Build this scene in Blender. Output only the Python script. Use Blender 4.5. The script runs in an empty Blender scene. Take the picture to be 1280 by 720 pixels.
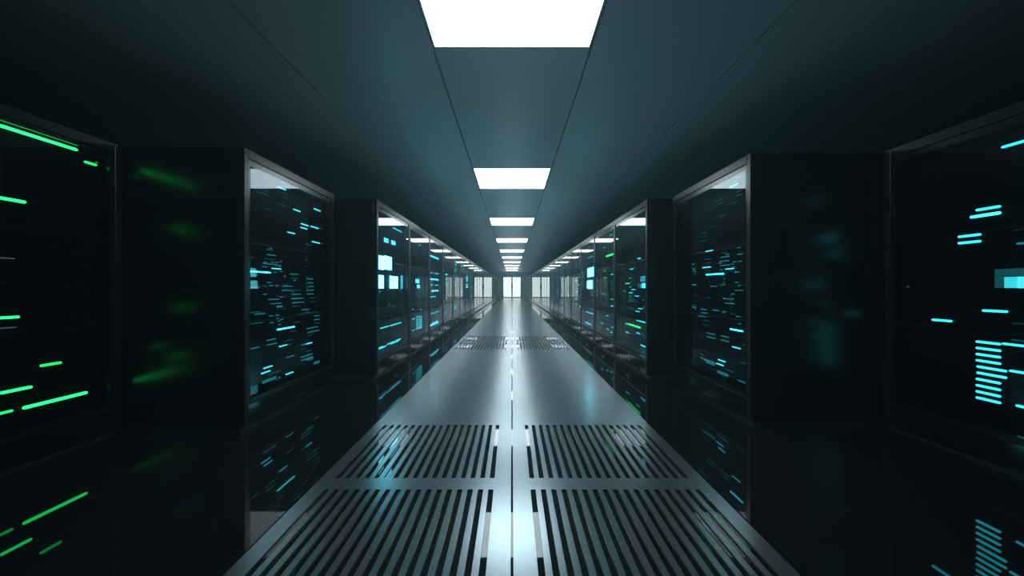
import bpy, bmesh, math, random
from mathutils import Vector
LAMP = 7; HAZE = 0.013
# lights on the cabinet fronts: from, to along the front, height, bar height (metres), level, colour
LIGHTS = {
 'L1': [
  (0.626, 1.042, 1.872, 0.0165, 'BB', 'g'), (1.076, 1.145, 1.812, 0.0157, 'B', 'g'), (1.138, 1.15, 1.829, 0.0145, 'm', 'g'), (0.621, 0.805, 1.484, 0.0155, 'BB', 'g'),
  (0.621, 0.779, 0.839, 0.0137, 'BB', 'g'), (0.648, 0.76, 1.162, 0.0069, 'd', 'w'), (0.648, 0.766, 0.783, 0.0069, 'd', 'w'), (0.865, 0.963, 0.546, 0.0152, 'B', 'g'),
  (0.705, 0.831, 0.435, 0.0151, 'BB', 'g'), (0.792, 1.093, 0.325, 0.0174, 'BB', 'g'), (0.648, 0.754, 0.326, 0.0137, 'B', 'g'),
 ],
 'R1': [
  (0.513, 0.682, 1.78, 0.0136, 'B', 'c'), (0.685, 0.79, 1.455, 0.0146, 'B', 'c'), (0.685, 0.815, 1.419, 0.0156, 'BB', 'c'), (0.769, 0.871, 1.311, 0.0152, 'B', 'c'),
  (0.769, 0.871, 1.272, 0.0152, 'B', 'c'), (0.54, 0.623, 1.238, 0.0109, 'm', 'c'), (0.657, 0.762, 0.87, 0.0135, 'B', 'c'), (0.902, 1.005, 0.795, 0.0152, 'B', 'c'),
  (1.138, 1.15, 1.009, 0.0096, 'd', 'w'), (0.54, 0.679, 0.692, 0.0128, 'B', 'c'), (0.54, 0.651, 0.549, 0.0127, 'B', 'c'), (0.54, 0.626, 0.367, 0.0126, 'B', 'c'),
  (0.688, 0.786, 0.687, 0.0137, 'B', 'c'), (0.688, 0.786, 0.65, 0.0137, 'B', 'c'), (0.688, 0.786, 0.614, 0.0137, 'B', 'c'), (0.688, 0.786, 0.578, 0.0137, 'B', 'c'),
  (0.661, 0.786, 0.542, 0.0136, 'B', 'c'), (0.661, 0.786, 0.506, 0.0136, 'B', 'c'), (0.688, 0.786, 0.469, 0.0137, 'B', 'c'), (0.688, 0.786, 0.432, 0.0137, 'B', 'c'),
  (0.688, 0.786, 0.396, 0.0137, 'B', 'c'), (0.688, 0.786, 0.36, 0.0137, 'B', 'c'),
 ],
 'L2': [
  (0.464, 0.566, 1.83, 0.0083, 'B', 'c'), (0.666, 0.773, 1.692, 0.0089, 'B', 'c'), (0.987, 1.106, 1.769, 0.0098, 'B', 'c'), (0.779, 0.898, 1.586, 0.0092, 'B', 'c'),
  (0.773, 0.877, 1.551, 0.0092, 'B', 'c'), (0.936, 1.07, 1.589, 0.0097, 'B', 'c'), (1.082, 1.145, 1.598, 0.0065, 'd', 'c'), (0.592, 0.688, 1.479, 0.0087, 'B', 'c'),
  (0.958, 1.094, 1.446, 0.0098, 'B', 'c'), (1.094, 1.145, 1.45, 0.0065, 'd', 'c'), (0.845, 0.953, 1.409, 0.006, 'd', 'c'), (0.301, 0.353, 1.763, 0.005, 'd', 'c'),
  (0.23, 0.353, 1.727, 0.0049, 'd', 'c'), (0.505, 0.589, 1.798, 0.0054, 'd', 'c'), (0.522, 0.592, 1.764, 0.0054, 'd', 'c'), (0.456, 0.548, 1.692, 0.0053, 'd', 'c'),
  (0.301, 0.392, 1.62, 0.005, 'd', 'c'), (0.364, 0.395, 1.314, 0.006, 'm', 'c'), (0.331, 0.415, 1.301, 0.0051, 'd', 'c'), (0.338, 0.443, 1.262, 0.0061, 'm', 'c'),
  (0.308, 0.431, 1.227, 0.0051, 'd', 'c'), (0.301, 0.331, 1.199, 0.0059, 'm', 'c'), (0.384, 0.415, 1.207, 0.0061, 'm', 'c'), (0.439, 0.464, 1.207, 0.0062, 'm', 'c'),
  (0.489, 0.514, 1.22, 0.0063, 'm', 'c'), (0.294, 0.456, 1.19, 0.006, 'm', 'c'), (0.287, 0.338, 1.165, 0.0059, 'm', 'c'), (0.472, 0.505, 1.179, 0.0063, 'm', 'c'),
  (0.392, 0.502, 1.157, 0.0081, 'B', 'c'), (0.489, 0.522, 1.138, 0.0063, 'm', 'c'), (0.418, 0.443, 1.127, 0.0061, 'm', 'c'), (0.139, 0.376, 1.122, 0.0103, 'BB', 'c'),
  (0.338, 0.384, 1.044, 0.006, 'm', 'c'), (0.364, 0.404, 1.019, 0.006, 'm', 'c'), (0.156, 0.258, 1.007, 0.0057, 'm', 'c'), (0.279, 0.331, 1.015, 0.0049, 'd', 'c'),
  (0.298, 0.334, 0.951, 0.0059, 'm', 'c'), (0.619, 0.743, 1.122, 0.0067, 'm', 'c'), (0.629, 0.723, 1.086, 0.0056, 'd', 'c'), (0.877, 0.976, 1.086, 0.0072, 'm', 'c'),
  (0.877, 0.971, 1.049, 0.0072, 'm', 'c'), (0.898, 0.981, 1.015, 0.0072, 'm', 'c'), (0.877, 0.987, 0.978, 0.0072, 'm', 'c'), (0.877, 0.981, 0.943, 0.0072, 'm', 'c'),
  (0.92, 1.022, 0.907, 0.0062, 'd', 'c'), (0.942, 1.034, 0.871, 0.0062, 'd', 'c'), (0.522, 0.656, 1.015, 0.0065, 'm', 'c'), (0.514, 0.647, 0.979, 0.0065, 'm', 'c'),
  (0.675, 0.763, 0.979, 0.0057, 'd', 'c'), (0.647, 0.783, 0.944, 0.0068, 'm', 'c'), (0.638, 0.813, 0.908, 0.0068, 'm', 'c'), (0.656, 0.824, 0.871, 0.0068, 'm', 'c'),
  (0.656, 0.743, 0.838, 0.0057, 'd', 'c'), (0.353, 0.48, 0.909, 0.0061, 'm', 'c'), (0.489, 0.526, 0.925, 0.0063, 'm', 'c'), (0.376, 0.505, 0.874, 0.0062, 'm', 'c'),
  (0.793, 0.909, 0.8, 0.0071, 'm', 'c'), (0.723, 1.046, 0.765, 0.006, 'd', 'c'), (0.202, 0.316, 0.803, 0.0058, 'm', 'c'), (0.361, 0.404, 0.778, 0.006, 'm', 'c'),
  (0.439, 0.477, 0.777, 0.0062, 'm', 'c'), (0.373, 0.411, 0.723, 0.0061, 'm', 'c'), (0.464, 0.489, 0.728, 0.0062, 'm', 'c'), (0.489, 0.531, 0.738, 0.0063, 'm', 'c'),
  (0.472, 0.502, 0.698, 0.0063, 'm', 'c'), (0.987, 1.089, 0.728, 0.0075, 'm', 'c'), (0.987, 1.089, 0.691, 0.0075, 'm', 'c'), (1.011, 1.094, 0.656, 0.0063, 'd', 'c'),
  (0.456, 0.685, 0.659, 0.0115, 'BB', 'c'), (0.685, 0.763, 0.693, 0.0057, 'd', 'c'), (0.619, 0.713, 0.622, 0.0056, 'd', 'c'), (0.866, 1.058, 0.619, 0.0073, 'm', 'c'),
  (0.887, 1.082, 0.581, 0.0073, 'm', 'c'), (0.898, 0.965, 0.555, 0.0061, 'd', 'c'), (0.338, 0.439, 0.589, 0.0061, 'm', 'c'), (0.338, 0.447, 0.552, 0.0061, 'm', 'c'),
  (0.566, 0.656, 0.55, 0.0055, 'd', 'c'), (0.48, 0.583, 0.516, 0.0084, 'B', 'c'), (0.592, 0.656, 0.515, 0.0055, 'd', 'c'), (0.156, 0.251, 0.553, 0.0057, 'm', 'c'),
  (0.574, 0.681, 0.407, 0.0066, 'm', 'c'), (0.779, 0.866, 0.479, 0.007, 'm', 'c'), (0.855, 0.953, 0.478, 0.0094, 'B', 'c'), (0.773, 0.845, 0.442, 0.0059, 'd', 'c'),
  (0.866, 0.953, 0.406, 0.006, 'd', 'c'), (0.773, 0.965, 0.369, 0.0071, 'm', 'c'), (0.779, 0.976, 0.339, 0.0071, 'm', 'c'), (0.866, 0.976, 0.326, 0.0072, 'm', 'c'),
  (0.898, 0.976, 0.314, 0.0061, 'd', 'c'), (0.301, 0.396, 0.378, 0.0079, 'B', 'c'), (0.272, 0.373, 0.344, 0.0078, 'B', 'c'), (0.368, 0.497, 0.317, 0.0052, 'd', 'c'),
  (0.353, 0.376, 0.31, 0.0051, 'd', 'c'), (0.566, 0.669, 0.265, 0.0086, 'B', 'c'), (0.287, 0.443, 0.28, 0.006, 'm', 'c'), (0.287, 0.439, 0.267, 0.006, 'm', 'c'),
  (0.987, 1.089, 0.276, 0.0075, 'm', 'c'), (0.987, 1.089, 0.263, 0.0075, 'm', 'c'), (0.472, 0.497, 0.261, 0.0063, 'm', 'c'),
 ],
 'R2': [
  (0.265, 0.362, 1.826, 0.0081, 'B', 'c'), (0.466, 0.58, 1.759, 0.0055, 'd', 'c'), (0.459, 0.57, 1.728, 0.0055, 'd', 'c'), (0.416, 0.52, 1.614, 0.0054, 'd', 'c'),
  (0.277, 0.362, 1.686, 0.0052, 'd', 'c'), (0.56, 0.664, 1.549, 0.0057, 'd', 'c'), (0.719, 0.81, 1.516, 0.006, 'd', 'c'), (0.708, 0.827, 1.478, 0.006, 'd', 'c'),
  (0.719, 0.827, 1.442, 0.006, 'd', 'c'), (0.22, 0.285, 1.762, 0.005, 'd', 'c'), (0.22, 0.277, 1.734, 0.005, 'd', 'c'), (0.752, 0.858, 1.334, 0.006, 'd', 'g'),
  (0.609, 0.725, 1.336, 0.0091, 'B', 'c'), (0.233, 0.277, 1.319, 0.006, 'm', 'c'), (0.207, 0.268, 1.266, 0.006, 'm', 'c'), (0.217, 0.255, 1.21, 0.006, 'm', 'c'),
  (0.407, 0.491, 1.298, 0.0054, 'd', 'c'), (0.375, 0.416, 1.28, 0.0063, 'm', 'c'), (0.375, 0.491, 1.262, 0.0064, 'm', 'c'), (0.375, 0.51, 1.227, 0.0064, 'm', 'c'),
  (0.367, 0.501, 1.191, 0.0064, 'm', 'c'), (0.482, 0.52, 1.212, 0.0065, 'm', 'c'), (0.298, 0.327, 1.211, 0.0061, 'm', 'c'), (0.315, 0.345, 1.194, 0.0062, 'm', 'c'),
  (0.647, 0.78, 1.19, 0.0092, 'B', 'c'), (0.315, 0.425, 1.158, 0.0082, 'B', 'c'), (0.302, 0.336, 1.169, 0.0061, 'm', 'c'), (0.466, 0.51, 1.156, 0.0065, 'm', 'c'),
  (0.453, 0.719, 1.122, 0.012, 'BB', 'c'), (0.643, 0.741, 1.264, 0.0058, 'd', 'c'), (0.643, 0.73, 1.228, 0.0058, 'd', 'c'), (0.653, 0.73, 1.158, 0.0058, 'd', 'c'),
  (0.249, 0.285, 1.127, 0.006, 'm', 'c'), (0.26, 0.302, 1.046, 0.006, 'm', 'c'), (0.236, 0.268, 1.02, 0.006, 'm', 'c'), (0.207, 0.302, 0.981, 0.006, 'm', 'c'),
  (0.55, 0.643, 1.015, 0.0067, 'm', 'c'), (0.307, 0.348, 0.952, 0.0061, 'm', 'c'), (0.653, 0.741, 0.909, 0.0058, 'd', 'c'), (0.319, 0.453, 0.91, 0.0063, 'm', 'c'),
  (0.31, 0.434, 0.874, 0.0062, 'm', 'c'), (0.712, 0.81, 0.801, 0.0071, 'm', 'c'), (0.52, 0.622, 0.803, 0.0067, 'm', 'c'), (0.416, 0.453, 0.801, 0.0064, 'm', 'c'),
  (0.697, 0.81, 0.768, 0.0071, 'm', 'c'), (0.73, 0.851, 0.733, 0.0071, 'm', 'c'), (0.675, 0.775, 0.697, 0.0059, 'd', 'c'), (0.686, 0.775, 0.659, 0.0059, 'd', 'c'),
  (0.239, 0.277, 0.774, 0.006, 'm', 'c'), (0.228, 0.26, 0.719, 0.006, 'm', 'c'), (0.204, 0.362, 0.664, 0.0108, 'BB', 'c'), (0.58, 0.723, 0.589, 0.0068, 'm', 'c'),
  (0.57, 0.712, 0.554, 0.0068, 'm', 'c'), (0.38, 0.491, 0.592, 0.0064, 'm', 'c'), (0.38, 0.491, 0.557, 0.0064, 'm', 'c'), (0.233, 0.336, 0.524, 0.008, 'B', 'c'),
  (0.142, 0.212, 0.563, 0.0049, 'd', 'c'), (0.59, 0.822, 0.341, 0.007, 'm', 'c'), (0.429, 0.53, 0.38, 0.0085, 'B', 'c'), (0.455, 0.556, 0.342, 0.0086, 'B', 'c'),
  (0.57, 0.752, 0.33, 0.0069, 'm', 'c'), (0.59, 0.719, 0.318, 0.0069, 'm', 'c'), (0.154, 0.236, 0.422, 0.0049, 'd', 'c'), (0.319, 0.416, 0.319, 0.0052, 'd', 'c'),
  (0.389, 0.54, 0.281, 0.0064, 'm', 'c'), (0.389, 0.544, 0.268, 0.0064, 'm', 'c'), (0.157, 0.26, 0.271, 0.0059, 'm', 'c'), (0.757, 0.822, 0.373, 0.006, 'd', 'c'),
 ],
 'L3': [
  (0.744, 1.114, 1.785, 0.0103, 'B', 'c'), (0.311, 0.58, 0.523, 0.0121, 'B', 'c'), (0.628, 1.089, 0.519, 0.0133, 'B', 'c'), (0.266, 0.408, 0.301, 0.009, 'B', 'c'),
  (0.266, 0.501, 0.288, 0.012, 'B', 'c'), (0.54, 0.809, 0.298, 0.0128, 'B', 'c'), (0.66, 1.016, 0.284, 0.0133, 'B', 'c'), (0.854, 1.074, 0.298, 0.0104, 'B', 'c'),
 ],
 'L4': [
  (0.409, 0.489, 0.668, 0.0119, 'B', 'c'), (0.88, 0.983, 0.631, 0.0129, 'B', 'c'), (0.409, 0.515, 0.515, 0.0119, 'B', 'c'), (0.631, 0.802, 1.527, 0.0105, 'm', 'c'),
  (0.698, 0.909, 0.828, 0.0107, 'm', 'c'), (0.409, 0.534, 0.516, 0.0119, 'B', 'c'), (0.409, 0.534, 0.336, 0.0119, 'B', 'c'), (0.781, 0.909, 1.717, 0.0127, 'B', 'c'),
  (0.631, 0.767, 1.83, 0.0105, 'm', 'c'), (0.645, 0.712, 0.536, 0.0124, 'B', 'c'), (0.767, 0.837, 0.526, 0.0127, 'B', 'c'), (0.894, 0.968, 0.516, 0.017, 'B', 'c'),
  (0.645, 0.712, 0.509, 0.0124, 'B', 'c'), (0.767, 0.837, 0.499, 0.0127, 'B', 'c'), (0.894, 0.968, 0.488, 0.017, 'B', 'c'), (0.645, 0.712, 0.482, 0.0124, 'B', 'c'),
  (0.767, 0.837, 0.471, 0.0127, 'B', 'c'), (0.894, 0.968, 0.459, 0.017, 'B', 'c'), (0.645, 0.712, 0.455, 0.0124, 'B', 'c'), (0.767, 0.837, 0.443, 0.0127, 'B', 'c'),
  (0.894, 0.968, 0.431, 0.017, 'B', 'c'), (0.645, 0.712, 0.428, 0.0124, 'B', 'c'), (0.767, 0.837, 0.415, 0.0127, 'B', 'c'), (0.894, 0.968, 0.402, 0.017, 'B', 'c'),
  (0.645, 0.712, 0.4, 0.0124, 'B', 'c'), (0.767, 0.837, 0.388, 0.0127, 'B', 'c'), (0.894, 0.968, 0.374, 0.017, 'B', 'c'), (0.645, 0.712, 0.373, 0.0124, 'B', 'c'),
  (0.767, 0.837, 0.36, 0.0127, 'B', 'c'), (0.894, 0.968, 0.346, 0.017, 'B', 'c'), (0.645, 0.712, 0.346, 0.0124, 'B', 'c'), (0.767, 0.837, 0.339, 0.0127, 'B', 'c'),
  (0.894, 0.968, 0.334, 0.017, 'B', 'c'), (0.645, 0.712, 0.334, 0.0124, 'B', 'c'), (0.767, 0.837, 0.329, 0.0127, 'B', 'c'), (0.894, 0.968, 0.324, 0.017, 'B', 'c'),
 ],
 'L5': [
  (0.369, 1.126, 1.614, 0.0272, 'BB', 'c'), (0.369, 0.575, 1.29, 0.0192, 'B', 'c'), (0.773, 1.126, 1.293, 0.0206, 'B', 'c'), (0.369, 1.126, 1.172, 0.0272, 'BB', 'c'),
  (0.397, 0.556, 1.06, 0.0192, 'B', 'c'), (0.783, 1.104, 1.059, 0.0205, 'B', 'c'), (0.508, 1.104, 0.942, 0.0274, 'BB', 'c'), (0.387, 0.855, 0.828, 0.0196, 'B', 'c'),
  (0.415, 1.145, 0.507, 0.0154, 'B', 'c'), (0.556, 0.702, 0.321, 0.0197, 'B', 'c'), (0.824, 0.994, 0.319, 0.0205, 'B', 'c'), (0.369, 1.126, 0.286, 0.0272, 'BB', 'c'),
 ],
 'R3': [
  (0.408, 0.501, 1.358, 0.0093, 'B', 'c'), (0.652, 0.779, 1.247, 0.0098, 'B', 'c'), (0.809, 0.969, 1.061, 0.0134, 'B', 'c'), (0.591, 0.715, 0.98, 0.0097, 'B', 'c'),
  (0.702, 0.831, 0.938, 0.0099, 'B', 'c'), (0.463, 0.599, 0.9, 0.0094, 'B', 'c'), (0.599, 0.831, 0.855, 0.0083, 'm', 'c'), (0.599, 0.854, 0.832, 0.0083, 'm', 'g'),
  (0.64, 0.831, 0.733, 0.0083, 'm', 'c'), (0.353, 0.482, 0.751, 0.0092, 'B', 'c'), (0.445, 0.58, 0.711, 0.0094, 'B', 'c'), (0.242, 0.54, 0.599, 0.012, 'B', 'c'),
  (0.876, 0.978, 0.517, 0.0135, 'B', 'g'), (0.419, 0.854, 0.521, 0.0173, 'BB', 'g'), (0.826, 0.953, 0.404, 0.0102, 'B', 'c'), (0.429, 0.551, 0.445, 0.0093, 'B', 'c'),
  (0.231, 0.403, 0.316, 0.0118, 'B', 'c'), (0.599, 0.702, 1.788, 0.0081, 'm', 'g'), (0.408, 0.501, 1.361, 0.0093, 'B', 'c'),
 ],
 'R4': [
  (0.307, 0.732, 1.519, 0.0216, 'BB', 'g'), (0.802, 0.924, 1.68, 0.0128, 'B', 'g'), (0.348, 0.534, 1.83, 0.0119, 'B', 'g'), (0.767, 0.909, 1.289, 0.0127, 'B', 'g'),
  (0.319, 0.452, 1.211, 0.0155, 'B', 'c'), (0.732, 0.866, 1.172, 0.0127, 'B', 'g'), (0.354, 0.44, 1.095, 0.0099, 'm', 'c'), (0.354, 0.44, 1.065, 0.0099, 'm', 'c'),
  (0.354, 0.44, 1.034, 0.0099, 'm', 'c'), (0.354, 0.44, 1.003, 0.0099, 'm', 'c'), (0.873, 0.998, 0.902, 0.0129, 'B', 'g'), (0.319, 0.464, 0.826, 0.0118, 'B', 'g'),
  (0.319, 0.464, 0.721, 0.0155, 'B', 'c'), (0.598, 0.726, 0.55, 0.0124, 'B', 'c'), (0.348, 0.44, 0.595, 0.0099, 'm', 'c'), (0.599, 0.73, 0.548, 0.0124, 'B', 'c'),
  (0.928, 1.065, 0.394, 0.0131, 'B', 'c'), (0.312, 0.421, 0.396, 0.0117, 'B', 'c'), (0.571, 0.692, 0.333, 0.0123, 'B', 'c'), (0.37, 0.473, 0.308, 0.0118, 'B', 'c'),
 ],
 'R5': [
  (0.722, 0.855, 1.61, 0.0201, 'B', 'c'), (0.461, 0.584, 1.613, 0.0194, 'B', 'c'), (0.461, 1.015, 1.811, 0.0128, 'm', 'c'), (0.415, 1.07, 0.505, 0.02, 'B', 'c'),
  (0.555, 1.137, 0.281, 0.0203, 'B', 'c'), (0.65, 1.028, 0.274, 0.0154, 'B', 'c'),
 ],
}
SCREENS = {
 'L3': [(0.192, 0.424, 1.218, 1.381, 3), (0.44, 0.693, 1.228, 1.395, 3), (0.216, 0.408, 0.995, 1.151, 3), (0.634, 0.931, 0.993, 1.154, 3), (1.07, 1.15, 0.988, 1.175, 1), (0.435, 0.567, 1.561, 1.612, 2), (0.693, 0.833, 1.564, 1.616, 2)],
 'L4': [(0.605, 0.8, 1.079, 1.144, 2), (0.691, 0.841, 0.997, 1.056, 2)],
 'R3': [(0.265, 0.346, 1.0, 1.058, 2), (0.437, 0.5, 1.005, 1.059, 0)],
 'R5': [(0.375, 0.927, 1.221, 1.402, 3), (0.508, 0.957, 0.984, 1.152, 3)],
 'R1': [(0.513, 0.669, 1.0, 1.061, 1), (0.672, 0.708, 1.0, 1.065, 0), (0.54, 0.708, 1.067, 1.105, 0)],
 'L9': [(0.592, 1.128, 1.219, 1.411, 2), (0.511, 1.15, 1.0, 1.152, 2)],
}
R = math.radians
SC = bpy.context.scene
COL = SC.collection

# ------------------------------------------------------------------ materials
def mat(name, base=(0.1, 0.1, 0.1), metallic=0.0, rough=0.5, spec=0.5, ior=1.5, emit=None, strength=0.0, sample=True, noise=0.0, nscale=(1, 1, 1)):
    m = bpy.data.materials.new(name); m.use_nodes = True
    nt = m.node_tree; b = nt.nodes['Principled BSDF']
    b.inputs['Base Color'].default_value = (*base, 1)
    b.inputs['Metallic'].default_value = metallic
    b.inputs['Roughness'].default_value = rough
    b.inputs['Specular IOR Level'].default_value = spec
    b.inputs['IOR'].default_value = ior
    if emit:
        b.inputs['Emission Color'].default_value = (*emit, 1)
        b.inputs['Emission Strength'].default_value = strength
        if not sample:
            m.cycles.emission_sampling = 'NONE'
    if noise:
        tc = nt.nodes.new('ShaderNodeTexCoord'); mp = nt.nodes.new('ShaderNodeMapping')
        mp.inputs['Scale'].default_value = nscale
        nz = nt.nodes.new('ShaderNodeTexNoise'); nz.inputs['Scale'].default_value = 6; nz.inputs['Detail'].default_value = 4
        mr = nt.nodes.new('ShaderNodeMapRange')
        mr.inputs['To Min'].default_value = max(0.0, rough - noise); mr.inputs['To Max'].default_value = rough + noise
        nt.links.new(tc.outputs['Object'], mp.inputs['Vector']); nt.links.new(mp.outputs['Vector'], nz.inputs['Vector'])
        nt.links.new(nz.outputs['Fac'], mr.inputs['Value']); nt.links.new(mr.outputs['Result'], b.inputs['Roughness'])
    return m

def glass_mat(name, tint, f0=0.03, rough=0.0):
    m = bpy.data.materials.new(name); m.use_nodes = True
    nt = m.node_tree; nt.nodes.clear()
    out = nt.nodes.new('ShaderNodeOutputMaterial'); mix = nt.nodes.new('ShaderNodeMixShader')
    tr = nt.nodes.new('ShaderNodeBsdfTransparent'); tr.inputs['Color'].default_value = (*tint, 1)
    gl = nt.nodes.new('ShaderNodeBsdfGlossy'); gl.inputs['Roughness'].default_value = rough
    gl.inputs['Color'].default_value = (0.95, 0.98, 1, 1)
    lw = nt.nodes.new('ShaderNodeLayerWeight'); lw.inputs['Blend'].default_value = 0.5
    pw = nt.nodes.new('ShaderNodeMath'); pw.operation = 'POWER'; pw.inputs[1].default_value = 5.0
    ma = nt.nodes.new('ShaderNodeMath'); ma.operation = 'MULTIPLY_ADD'; ma.inputs[1].default_value = 1 - f0; ma.inputs[2].default_value = f0
    L = nt.links.new
    L(lw.outputs['Facing'], pw.inputs[0]); L(pw.outputs[0], ma.inputs[0]); L(ma.outputs[0], mix.inputs['Fac'])
    L(tr.outputs[0], mix.inputs[1]); L(gl.outputs[0], mix.inputs[2]); L(mix.outputs[0], out.inputs['Surface'])
    return m

CY = (0.05, 0.80, 0.92)
GR = (0.02, 0.95, 0.16)
M = dict(
    steel=mat('brushed_steel', (0.39, 0.46, 0.49), 0.82, 0.24),
    black_floor=mat('polished_black_floor', (0.012, 0.014, 0.015), 0.0, 0.02, 0.5, 1.5),
    ceiling=mat('ceiling_panel', (0.66, 0.79, 0.86), 0.0, 0.33, 0.5),
    backing=mat('ceiling_backing', (0.01, 0.012, 0.013), 0.0, 0.8),
    wall=mat('dark_wall', (0.05, 0.06, 0.065), 0.0, 0.5),
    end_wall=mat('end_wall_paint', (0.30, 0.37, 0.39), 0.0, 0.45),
    black=mat('black_powder_coat', (0.012, 0.013, 0.014), 0.0, 0.22, 0.5, 1.6),
    gloss=mat('gloss_black_panel', (0.008, 0.009, 0.010), 0.0, 0.08, 0.5, 1.5),
    plinth=mat('dark_grey_plinth', (0.035, 0.042, 0.046), 0.0, 0.35, 0.5, 1.5),
    trim=mat('dark_steel_trim', (0.012, 0.014, 0.016), 0.0, 0.30, 0.5, 1.55),
    inner=mat('matt_black_inner', (0.008, 0.009, 0.010), 0.0, 0.6, 0.3),
    unit=mat('server_face', (0.004, 0.005, 0.006), 0.0, 0.5, 0.12),
    latch=mat('bare_metal_latch', (0.55, 0.57, 0.58), 1.0, 0.3),
    glass=glass_mat('tinted_door_glass', (0.80, 0.84, 0.86)),
    lamp=mat('lit_diffuser', (0.9, 0.9, 0.9), 0, 0.5, emit=(0.76, 0.93, 1.0), strength=LAMP),
    door_glow=mat('backlit_door_glass', (0.8, 0.85, 0.88), 0, 0.15, emit=(0.74, 0.95, 1.0), strength=1.4),
)
LEV = {'d': 0.13, 'm': 0.38, 'B': 2.2, 'BB': 5.0}
def led_mat(col, lev):
    key = 'led_' + col + lev
    if key not in M:
        c = {'c': CY, 'g': GR, 'w': (0.55, 0.7, 0.75)}[col]
        s = LEV[lev] * (0.85 if col == 'g' else 1.0)
        M[key] = mat({'c': 'cyan', 'g': 'green', 'w': 'white'}[col] + '_light_' + {'d': 'dim', 'm': 'mid', 'B': 'bright', 'BB': 'very_bright'}[lev],
                     (0.02, 0.03, 0.03), 0, 0.4, emit=c, strength=s, sample=(lev == 'BB'))
    return M[key]
SCREEN = [mat('screen_%s' % n, (0.02, 0.03, 0.03), 0, 0.2, emit=c, strength=s, sample=s > 1.5)
          for n, c, s in (('dark', CY, 0.12), ('cyan', CY, 1.3), ('bright', (0.07, 0.8, 1.0), 3.5), ('glaring', (0.17, 0.84, 1.0), 9.0))]

# ------------------------------------------------------------------ mesh helpers
class MB:
    """collects boxes and shapes, then links them as one mesh object"""
    def __init__(self): self.bm = bmesh.new()
    def box(self, x0, x1, y0, y1, z0, z1, bevel=0.0):
        t = bmesh.new()
        bmesh.ops.create_cube(t, size=1)
        for v in t.verts:
            v.co = Vector(((x0 + x1) / 2 + v.co.x * (x1 - x0), (y0 + y1) / 2 + v.co.y * (y1 - y0), (z0 + z1) / 2 + v.co.z * (z1 - z0)))
        if bevel:
            bmesh.ops.bevel(t, geom=list(t.edges), offset=bevel, segments=2, affect='EDGES', profile=0.5)
        me = bpy.data.meshes.new('t'); t.to_mesh(me); t.free()
        self.bm.from_mesh(me); bpy.data.meshes.remove(me)
        return self
    def capsule(self, y0, y1, z0, z1, x0, x1, seg=5):
        """a bar with rounded ends in the y-z plane, extruded along x"""
        r = min(y1 - y0, z1 - z0) / 2; pts = []
        for cy, cz, a in ((y1 - r, z1 - r, 0), (y0 + r, z1 - r, 90), (y0 + r, z0 + r, 180), (y1 - r, z0 + r, 270)):
            for k in range(seg):
                t = R(a + 90 * k / (seg - 1)); pts.append((cy + r * math.cos(t), cz + r * math.sin(t)))
        a = [self.bm.verts.new((x0, y, z)) for y, z in pts]; b = [self.bm.verts.new((x1, y, z)) for y, z in pts]
        n = len(pts)
        self.bm.faces.new(b); self.bm.faces.new(a[::-1])
        for i in range(n):
            self.bm.faces.new((a[i], a[(i + 1) % n], b[(i + 1) % n], b[i]))
        return self
    def mesh(self, name, m):
        bmesh.ops.remove_doubles(self.bm, verts=self.bm.verts, dist=1e-6)
        bmesh.ops.recalc_face_normals(self.bm, faces=self.bm.faces)
        me = bpy.data.meshes.new(name); self.bm.to_mesh(me); self.bm.free()
        me.materials.append(m)
        return me
    def build(self, name, m, parent=None, loc=(0, 0, 0)):
        return link(name, self.mesh(name, m), parent, loc)

def link(name, me, parent=None, loc=(0, 0, 0)):
    o = bpy.data.objects.new(name, me); COL.objects.link(o)
    o.parent = parent; o.location = loc
    return o
def tag(o, label=None, cat=None, group=None, kind=None):
    for k, v in (('label', label), ('category', cat), ('group', group), ('kind', kind)):
        if v: o[k] = v
    return o
def empty(name, loc, rz=0.0):
    o = bpy.data.objects.new(name, None); COL.objects.link(o)
    o.location = loc; o.rotation_euler = (0, 0, rz); o.empty_display_size = 0.2
    return o
def copy_tree(o, parent=None):
    c = o.copy(); COL.objects.link(c); c.parent = parent
    for ch in KIDS.get(o.name, []): copy_child(ch, c)
    return c
KIDS = {}
def copy_child(o, parent):
    c = o.copy(); COL.objects.link(c); c.parent = parent
    for ch in list(o.children): copy_child(ch, c)
    return c

# ------------------------------------------------------------------ room shell
CEIL = 2.60; XW = 4.4; YB = -1.5; YE = 35.9
T = 0.006
b = MB()
for s in (-1, 1):
    xs = sorted((s * 1.012, s * XW)); b.box(xs[0], xs[1], YB, YE, -0.16, 0)
b.box(-1.012, 1.012, YB, YE, -0.16, -T)
tag(b.build('floor', M['black_floor']), kind='structure')

LIGHT_Y = [1.862 + 3.333 * i for i in range(10)]; LW = 0.528; LL = 0.49
b = MB(); G = 0.006
edges = [-XW, -3.697, -2.641, -1.585, -LW, LW, 1.585, 2.641, 3.697, XW]
for i in range(len(edges) - 1):
    x0, x1 = edges[i] + G, edges[i + 1] - G
    if i == 4:
        y = YB
        for ly in LIGHT_Y:
            b.box(x0, x1, y, ly - LL, CEIL, CEIL + 0.03); y = ly + LL
        b.box(x0, x1, y, YE, CEIL, CEIL + 0.03)
    else:
        b.box(x0, x1, YB, YE, CEIL, CEIL + 0.03)
tag(b.build('ceiling', M['ceiling']), kind='structure')
b = MB(); b.box(-XW - .1, XW + .1, YB, YE, CEIL + 0.16, CEIL + 0.2)
tag(b.build('trim_1', M['backing']), kind='structure')
for s, n in ((-1, 'left'), (1, 'right')):
    xs = sorted((s * XW, s * (XW + 0.1)))
    tag(MB().box(xs[0], xs[1], YB, YE, -0.16, CEIL + .2).build('wall_' + n, M['wall']), kind='structure')
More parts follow.
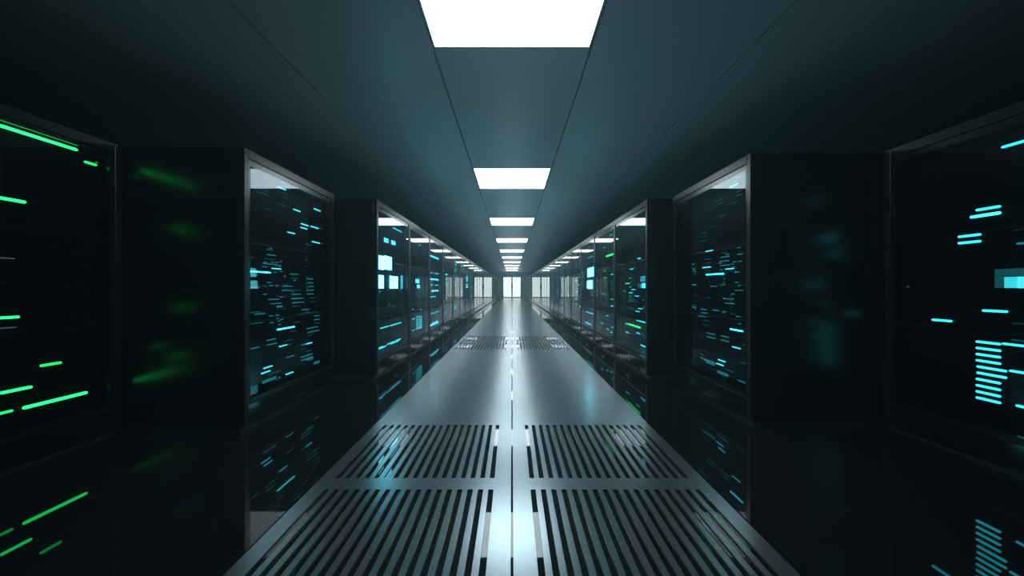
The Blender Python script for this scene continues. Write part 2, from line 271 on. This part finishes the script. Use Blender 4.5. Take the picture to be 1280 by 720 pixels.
tag(MB().box(-XW - .1, XW + .1, YB - .1, YB, -0.16, CEIL + .2).build('wall_front', M['wall']), kind='structure')
DW, DH = 0.98, 2.22
b = MB()
b.box(-XW - .1, -DW, YE, YE + .15, -.16, CEIL + .2); b.box(DW, XW + .1, YE, YE + .15, -.16, CEIL + .2)
b.box(-DW, DW, YE, YE + .15, DH, CEIL + .2); b.box(-DW, DW, YE, YE + .15, -.16, 0)
tag(b.build('wall_back', M['end_wall']), kind='structure')
d = empty('door_1', (0, YE, 0)); tag(d, kind='structure')
b = MB()
b.box(-DW, -DW + .05, -.01, .14, 0, DH).box(DW - .05, DW, -.01, .14, 0, DH).box(-DW + .05, DW - .05, -.01, .14, DH - .05, DH)
tag(b.build('door_frame', M['trim'], d), kind='structure')
for s in (-1, 1):
    x0, x1 = sorted((s * .012, s * (DW - .055)))
    lf = MB().box(x0, x0 + .05, .03, .08, .01, DH - .06).box(x1 - .05, x1, .03, .08, .01, DH - .06).box(x0 + .05, x1 - .05, .03, .08, DH - .12, DH - .06).box(x0 + .05, x1 - .05, .03, .08, .01, .09)
    tag(lf.build('door_leaf', M['trim'], d), kind='structure')
    tag(MB().box(x0 + .05, x1 - .05, .045, .06, .09, DH - .12).build('door_glass', M['door_glow'], d), kind='structure')
    hx = s * .075
    tag(MB().box(hx - .012, hx + .012, -.03, -.008, .85, 1.35, .004).box(hx - .01, hx + .01, -.01, .032, .9, .93).box(hx - .01, hx + .01, -.01, .032, 1.27, 1.3).build('door_handle', M['latch'], d), kind='structure')

# ------------------------------------------------------------------ ceiling lights
ORD = ['first', 'second', 'third', 'fourth', 'fifth', 'sixth', 'seventh', 'eighth', 'ninth', 'tenth', 'eleventh', 'twelfth', 'thirteenth', 'fourteenth']
hm = MB()
hm.box(-LW + .006, LW - .006, -LL + .004, LL - .004, .06, .10)
for s in (-1, 1):
    xs = sorted((s * (LW - .006), s * (LW - .018))); hm.box(xs[0], xs[1], -LL + .004, LL - .004, 0, .06)
    ys = sorted((s * (LL - .004), s * (LL - .016))); hm.box(-LW + .018, LW - .018, ys[0], ys[1], 0, .06)
hm = hm.mesh('housing', M['ceiling'])
dm = MB().box(-LW + .019, LW - .019, -LL + .017, LL - .017, .002, .02, .003).mesh('diffuser', M['lamp'])
for i, ly in enumerate(LIGHT_Y):
    o = empty('ceiling_light', (0, ly, CEIL))
    lab = ('large white ceiling light panel nearest the camera, cut off by the top edge' if i == 0 else
           'glowing white ceiling light panel, last of the row just before the bright end doors' if i == 9 else
           'glowing white ceiling light panel, %s of the row counted from the camera' % ORD[i])
    tag(o, lab, 'ceiling light', 'ceiling light panels down the middle of the aisle')
    link('housing', hm, o); tag(link('diffuser', dm, o), 'lit white diffuser')

# ------------------------------------------------------------------ steel walkway
def plain(y0, y1, s, label):
    x0, x1 = sorted((s * 0.005, s * 1.005)); hx, hy = (x1 - x0) / 2, (y1 - y0) / 2 - .0004
    o = MB().box(-hx, hx, -hy, hy, 0, T).build('floor_panel', M['steel'], None, ((x0 + x1) / 2, (y0 + y1) / 2, -T))
    tag(o, label, 'floor panel', 'plain steel walkway panels')
NS = 17; P0 = 0.1045; PP = 0.0509; SW = 0.0125
def grate(y0, y1, s, label):
    x0, x1 = sorted((s * 0.005, s * 1.005)); xc = (x0 + x1) / 2; hx, hy = (x1 - x0) / 2, (y1 - y0) / 2 - .0004
    m = 0.052; pl = MB()
    pl.box(-hx, hx, -hy, -hy + m, 0, T); pl.box(-hx, hx, hy - m, hy, 0, T)
    c = sorted(s * (P0 + PP * k) - xc for k in range(NS))
    e = [-hx] + [v for k in c for v in (k - SW, k + SW)] + [hx]
    for i in range(0, len(e), 2):
        pl.box(e[i], e[i + 1], -hy + m, hy - m, 0, T)
    o = pl.build('floor_grate', M['steel'], None, (xc, (y0 + y1) / 2, -T))
    tag(o, label, 'floor grate', 'slotted steel vent panels of the walkway')
for s, n in ((-1, 'left'), (1, 'right')):
    grate(0.98, 1.80, s, 'slotted steel floor grate nearest the camera, on the %s of the centre seam' % n)
    grate(1.80, 2.62, s, 'slotted steel floor grate in the second row from the camera, %s of the centre seam' % n)
    plain(2.62, 5.69, s, 'smooth steel floor panel between the near and the far grates, %s half of walkway' % n)
    grate(5.69, 6.51, s, 'far slotted steel floor grate, nearer row of the two, %s of the centre seam' % n)
    grate(6.51, 7.33, s, 'far slotted steel floor grate, farther row of the two, %s of the centre seam' % n)
    plain(7.33, 10.72, s, 'smooth steel floor panel just beyond the far grates, %s half of walkway' % n)
    plain(10.75, YE - .02, s, 'long smooth steel floor panel reaching the bright end doors, %s half of walkway' % n)

# ------------------------------------------------------------------ server cabinets
W = 1.225; D = 1.05; H = 1.97; HW = W / 2; FX = D / 2          # local: front face at +x, width along y
UP = 0.042                                                      # upright width
ME = {}
ME['plinth'] = MB().box(-FX + .03, FX - .03, -HW + .004, HW - .004, 0, .048).mesh('plinth', M['plinth'])
for s, n in ((-1, 'a'), (1, 'b')):
    ys = sorted((s * HW, s * (HW - .02)))
    ME['side' + n] = MB().box(-FX, FX - .03, ys[0], ys[1], .05, H - .03, .003).mesh('side_panel', M['black'])
ME['top'] = MB().box(-FX, FX - .03, -HW, HW, H - .03, H, .003).mesh('top_panel', M['black'])
ME['back'] = MB().box(-FX, -FX + .02, -HW + .02, HW - .02, .05, H - .03).mesh('back_panel', M['inner'])
f = MB()
f.box(FX - .03, FX, -HW, -HW + UP, .05, H, .004).box(FX - .03, FX, HW - UP, HW, .05, H, .004)
f.box(FX - .03, FX, -HW + UP, HW - UP, H - .065, H, .004).box(FX - .03, FX, -HW + UP, HW - UP, .182, .20, .004)
ME['kick'] = MB().box(FX - .03, FX - .004, -HW + UP, HW - UP, .05, .18).mesh('kick_panel', M['gloss'])
ME['frame'] = f.mesh('front_frame', M['trim'])
a = HW - UP - .002
for n, top in (('', .112), ('_tall', .088)):                    # the cabinet at the left edge has a taller pane
    f = MB()
    f.box(FX - .028, FX - .008, -a, -a + .022, .202, H - .067).box(FX - .028, FX - .008, a - .022, a, .202, H - .067)
    f.box(FX - .028, FX - .008, -a + .022, a - .022, H - top, H - .067).box(FX - .028, FX - .008, -a + .022, a - .022, .202, .22)
    ME['dframe' + n] = f.mesh('door_frame', M['black'])
    ME['glass' + n] = MB().box(FX - .010, FX - .004, -a + .018, a - .018, .218, H - top + .005).mesh('glass_door', M['glass'])
ME['shelf'] = MB().box(-FX + .05, FX - .09, -HW + .03, HW - .03, -.006, .006).box(FX - .09, FX - .076, -HW + .03, HW - .03, -.006, .006, .002).mesh('shelf', M['trim'])
l = MB().box(FX - .004, FX + .008, -.07, .07, -.010, .010, .003).box(FX + .004, FX + .018, .012, .030, -.004, .030, .003)
for y in (-.05, .055): l.box(FX + .006, FX + .012, y - .008, y + .008, -.006, .006, .002)
ME['latch'] = l.mesh('latch', M['latch'])
NU = 8; UZ0 = .205; UH = (1.855 - .205) / NU
def unit_mesh(h):
    u = MB(); x = FX - .085
    u.box(-FX + .1, x, -HW + .06, HW - .06, .001, h - .001, .002)
    u.box(x, x + .004, -HW + .045, -HW + .075, .008, h - .008).box(x, x + .004, HW - .075, HW - .045, .008, h - .008)   # ears
    for k in range(1, 3):
        u.box(x, x + .003, -HW + .09, HW - .09, h * k / 3 - .003, h * k / 3 + .003)                                    # bezel ribs
    return u.mesh('server_unit', M['unit'])
ME['unit'] = unit_mesh(UH)

def led(units, u0, u1, z, h, lev, col, long_label=None):
    i = min(NU - 1, max(0, int((z - UZ0) / UH)))
    y0, y1 = (u0 - HW), (u1 - HW); yc = (y0 + y1) / 2; w = (y1 - y0) / 2; hh = max(h, .004) / 2
    key = ('led', round(w * 200), round(hh * 800), lev, col)
    if key not in ME:
        ME[key] = MB().capsule(-w, w, -hh, hh, 0, .006).mesh('status_light', led_mat(col, lev))
    o = link('light_bar' if w > 3 * hh and w > .03 else 'status_light', ME[key], units[i], (FX - .081, yc, z - (UZ0 + UH * i)))
    if long_label: o['label'] = long_label
    return o
def screen(units, u0, u1, z0, z1, lev):
    zc = (z0 + z1) / 2; i = min(NU - 1, max(0, int((zc - UZ0) / UH))); oz = UZ0 + UH * i
    y0, y1 = u0 - HW, u1 - HW
    o = MB().box(FX - .082, FX - .074, y0, y1, z0 - oz, z1 - oz, .002).build('display_screen', SCREEN[lev], units[i])
    o['label'] = {3: 'glaring cyan display screen', 2: 'bright cyan display screen', 1: 'cyan display screen', 0: 'dim display screen'}[lev]
    return o

def cabinet(side, X, y0, label, group=None, lights=(), screens=(), full=True, tall=''):
    s = -1 if side == 'L' else 1
    t = empty('server_cabinet', (s * (X + FX), y0 + .615, 0), 0 if s < 0 else math.pi)
    tag(t, label, 'server cabinet', group)
    for n, k in (('plinth', 'plinth'), ('side_panel', 'sidea'), ('side_panel', 'sideb'), ('top_panel', 'top'), ('front_frame', 'frame'), ('kick_panel', 'kick'), ('door_frame', 'dframe' + tall), ('glass_door', 'glass' + tall)):
        link(n, ME[k], t)
    if X < 1.6: tag(link('latch', ME['latch'], t, (0, 0, .105)), 'small bare metal latch')
    if full:
        link('back_panel', ME['back'], t)
        for z in (1.33, .75): link('shelf', ME['shelf'], t, (0, 0, z))
    units = [link('server_unit', ME['unit'], t, (0, 0, UZ0 + UH * i)) for i in range(NU)]
    for (u0, u1, z, h, lev, col) in lights:
        if s > 0: u0, u1 = W - u1, W - u0          # right-hand cabinets are turned round
        led(units, u0, u1, z, h, lev, col, {'g': 'green light', 'w': 'white light'}.get(col))
    for (u0, u1, z0, z1, lev) in screens:
        if s > 0: u0, u1 = W - u1, W - u0
        screen(units, u0, u1, z0, z1, lev)
    return t

GRP = {'L': 'server cabinets along the left side', 'R': 'server cabinets along the right side'}
LB = {
 'L1': 'black glass server cabinet at the left edge with long bright green light bars',
 'R1': 'black glass server cabinet at the right edge with a ladder of cyan light bars',
 'L2': 'set-back glass server cabinet on the left, crowded with small cyan lights',
 'R2': 'set-back glass server cabinet on the right, crowded with small cyan lights',
 'L3': 'first cabinet of the long left row, with three glaring cyan screens behind glass',
 'L4': 'second cabinet of the long left row, with a tiny L-shaped cyan light',
 'L5': 'third cabinet of the long left row, with stacked bright cyan bars',
 'R3': 'first cabinet of the long right row, with a long green bar near the floor',
 'R4': 'second cabinet of the long right row, with one green bar high up',
 'R5': 'third cabinet of the long right row, with two bright cyan screens',
}
cabinet('L', 2.67, 1.182, LB['L1'], GRP['L'], LIGHTS['L1'], tall='_tall')
cabinet('R', 2.64, 1.27, LB['R1'], GRP['R'], LIGHTS['R1'], SCREENS['R1'])
cabinet('L', 1.84, 2.417, LB['L2'], GRP['L'], LIGHTS['L2'])
cabinet('R', 1.71, 2.52, LB['R2'], GRP['R'], LIGHTS['R2'])
rng = random.Random(7)
def scatter(n, gfrac):
    out = []
    cols = [rng.uniform(.15, 1.05) for _ in range(3)]
    for _ in range(n):
        c = rng.choice(cols) + rng.uniform(-.04, .04); w = rng.choice((.05, .06, .07, .07, .07, .2)); z = rng.uniform(.3, 1.75)
        u0 = min(max(c, .08), 1.14 - w)
        out.append((u0, u0 + w, z, rng.choice((.022, .028, .034)), rng.choice(('B', 'B', 'BB')), 'g' if rng.random() < gfrac else 'c'))
    return out
for side in 'LR':
    for i in range(26):
        y0 = 3.83 + 1.23 * i; key = side + str(i + 3); row = 'left' if side == 'L' else 'right'
        li = LIGHTS.get(key); sc_ = SCREENS.get(key, ())
        if li is None: li = scatter(20 if i < 8 else 11 if i < 12 else 6, .25 if side == 'L' else .2)
        if key in LB: lab = LB[key]
        elif i < 12: lab = 'black glass server cabinet, %s from the camera in the long %s row' % (ORD[i], row)
        else: lab = 'far glass server cabinet in the %s row near the end doors, a thin sliver' % row
        grp = GRP[side] if i < 12 else 'far cabinets of the %s row' % row
        cabinet(side, 1.47, y0, lab, grp, li, sc_, full=i < 12)

# ------------------------------------------------------------------ world (thin haze in the air) and camera
w = bpy.data.worlds.new('World'); SC.world = w; w.use_nodes = True
nt = w.node_tree
bg = nt.nodes.get('Background') or nt.nodes.new('ShaderNodeBackground')
bg.inputs['Color'].default_value = (0, 0, 0, 1); bg.inputs['Strength'].default_value = 0
vs = nt.nodes.new('ShaderNodeVolumeScatter')
vs.inputs['Color'].default_value = (0.55, 0.87, 1.0, 1); vs.inputs['Density'].default_value = HAZE; vs.inputs['Anisotropy'].default_value = 0.3
nt.links.new(vs.outputs[0], nt.nodes['World Output'].inputs['Volume'])

cam = bpy.data.cameras.new('Camera'); co = bpy.data.objects.new('Camera', cam); COL.objects.link(co)
co.location = (0, 0, 1.0); co.rotation_euler = (R(90), 0, 0)
cam.sensor_width = 36; cam.lens = 36 * 440 / 1280; cam.clip_start = 0.02; cam.clip_end = 200
SC.camera = co
vs_ = SC.view_settings; vs_.view_transform = 'Standard'; vs_.look = 'None'; vs_.exposure = 0.0; vs_.gamma = 1.0; vs_.use_curve_mapping = False
cy = SC.cycles
cy.max_bounces = 10; cy.glossy_bounces = 7; cy.diffuse_bounces = 4; cy.transparent_max_bounces = 16; cy.volume_bounces = 1
cy.use_denoising = True
cy.sample_clamp_indirect = 8
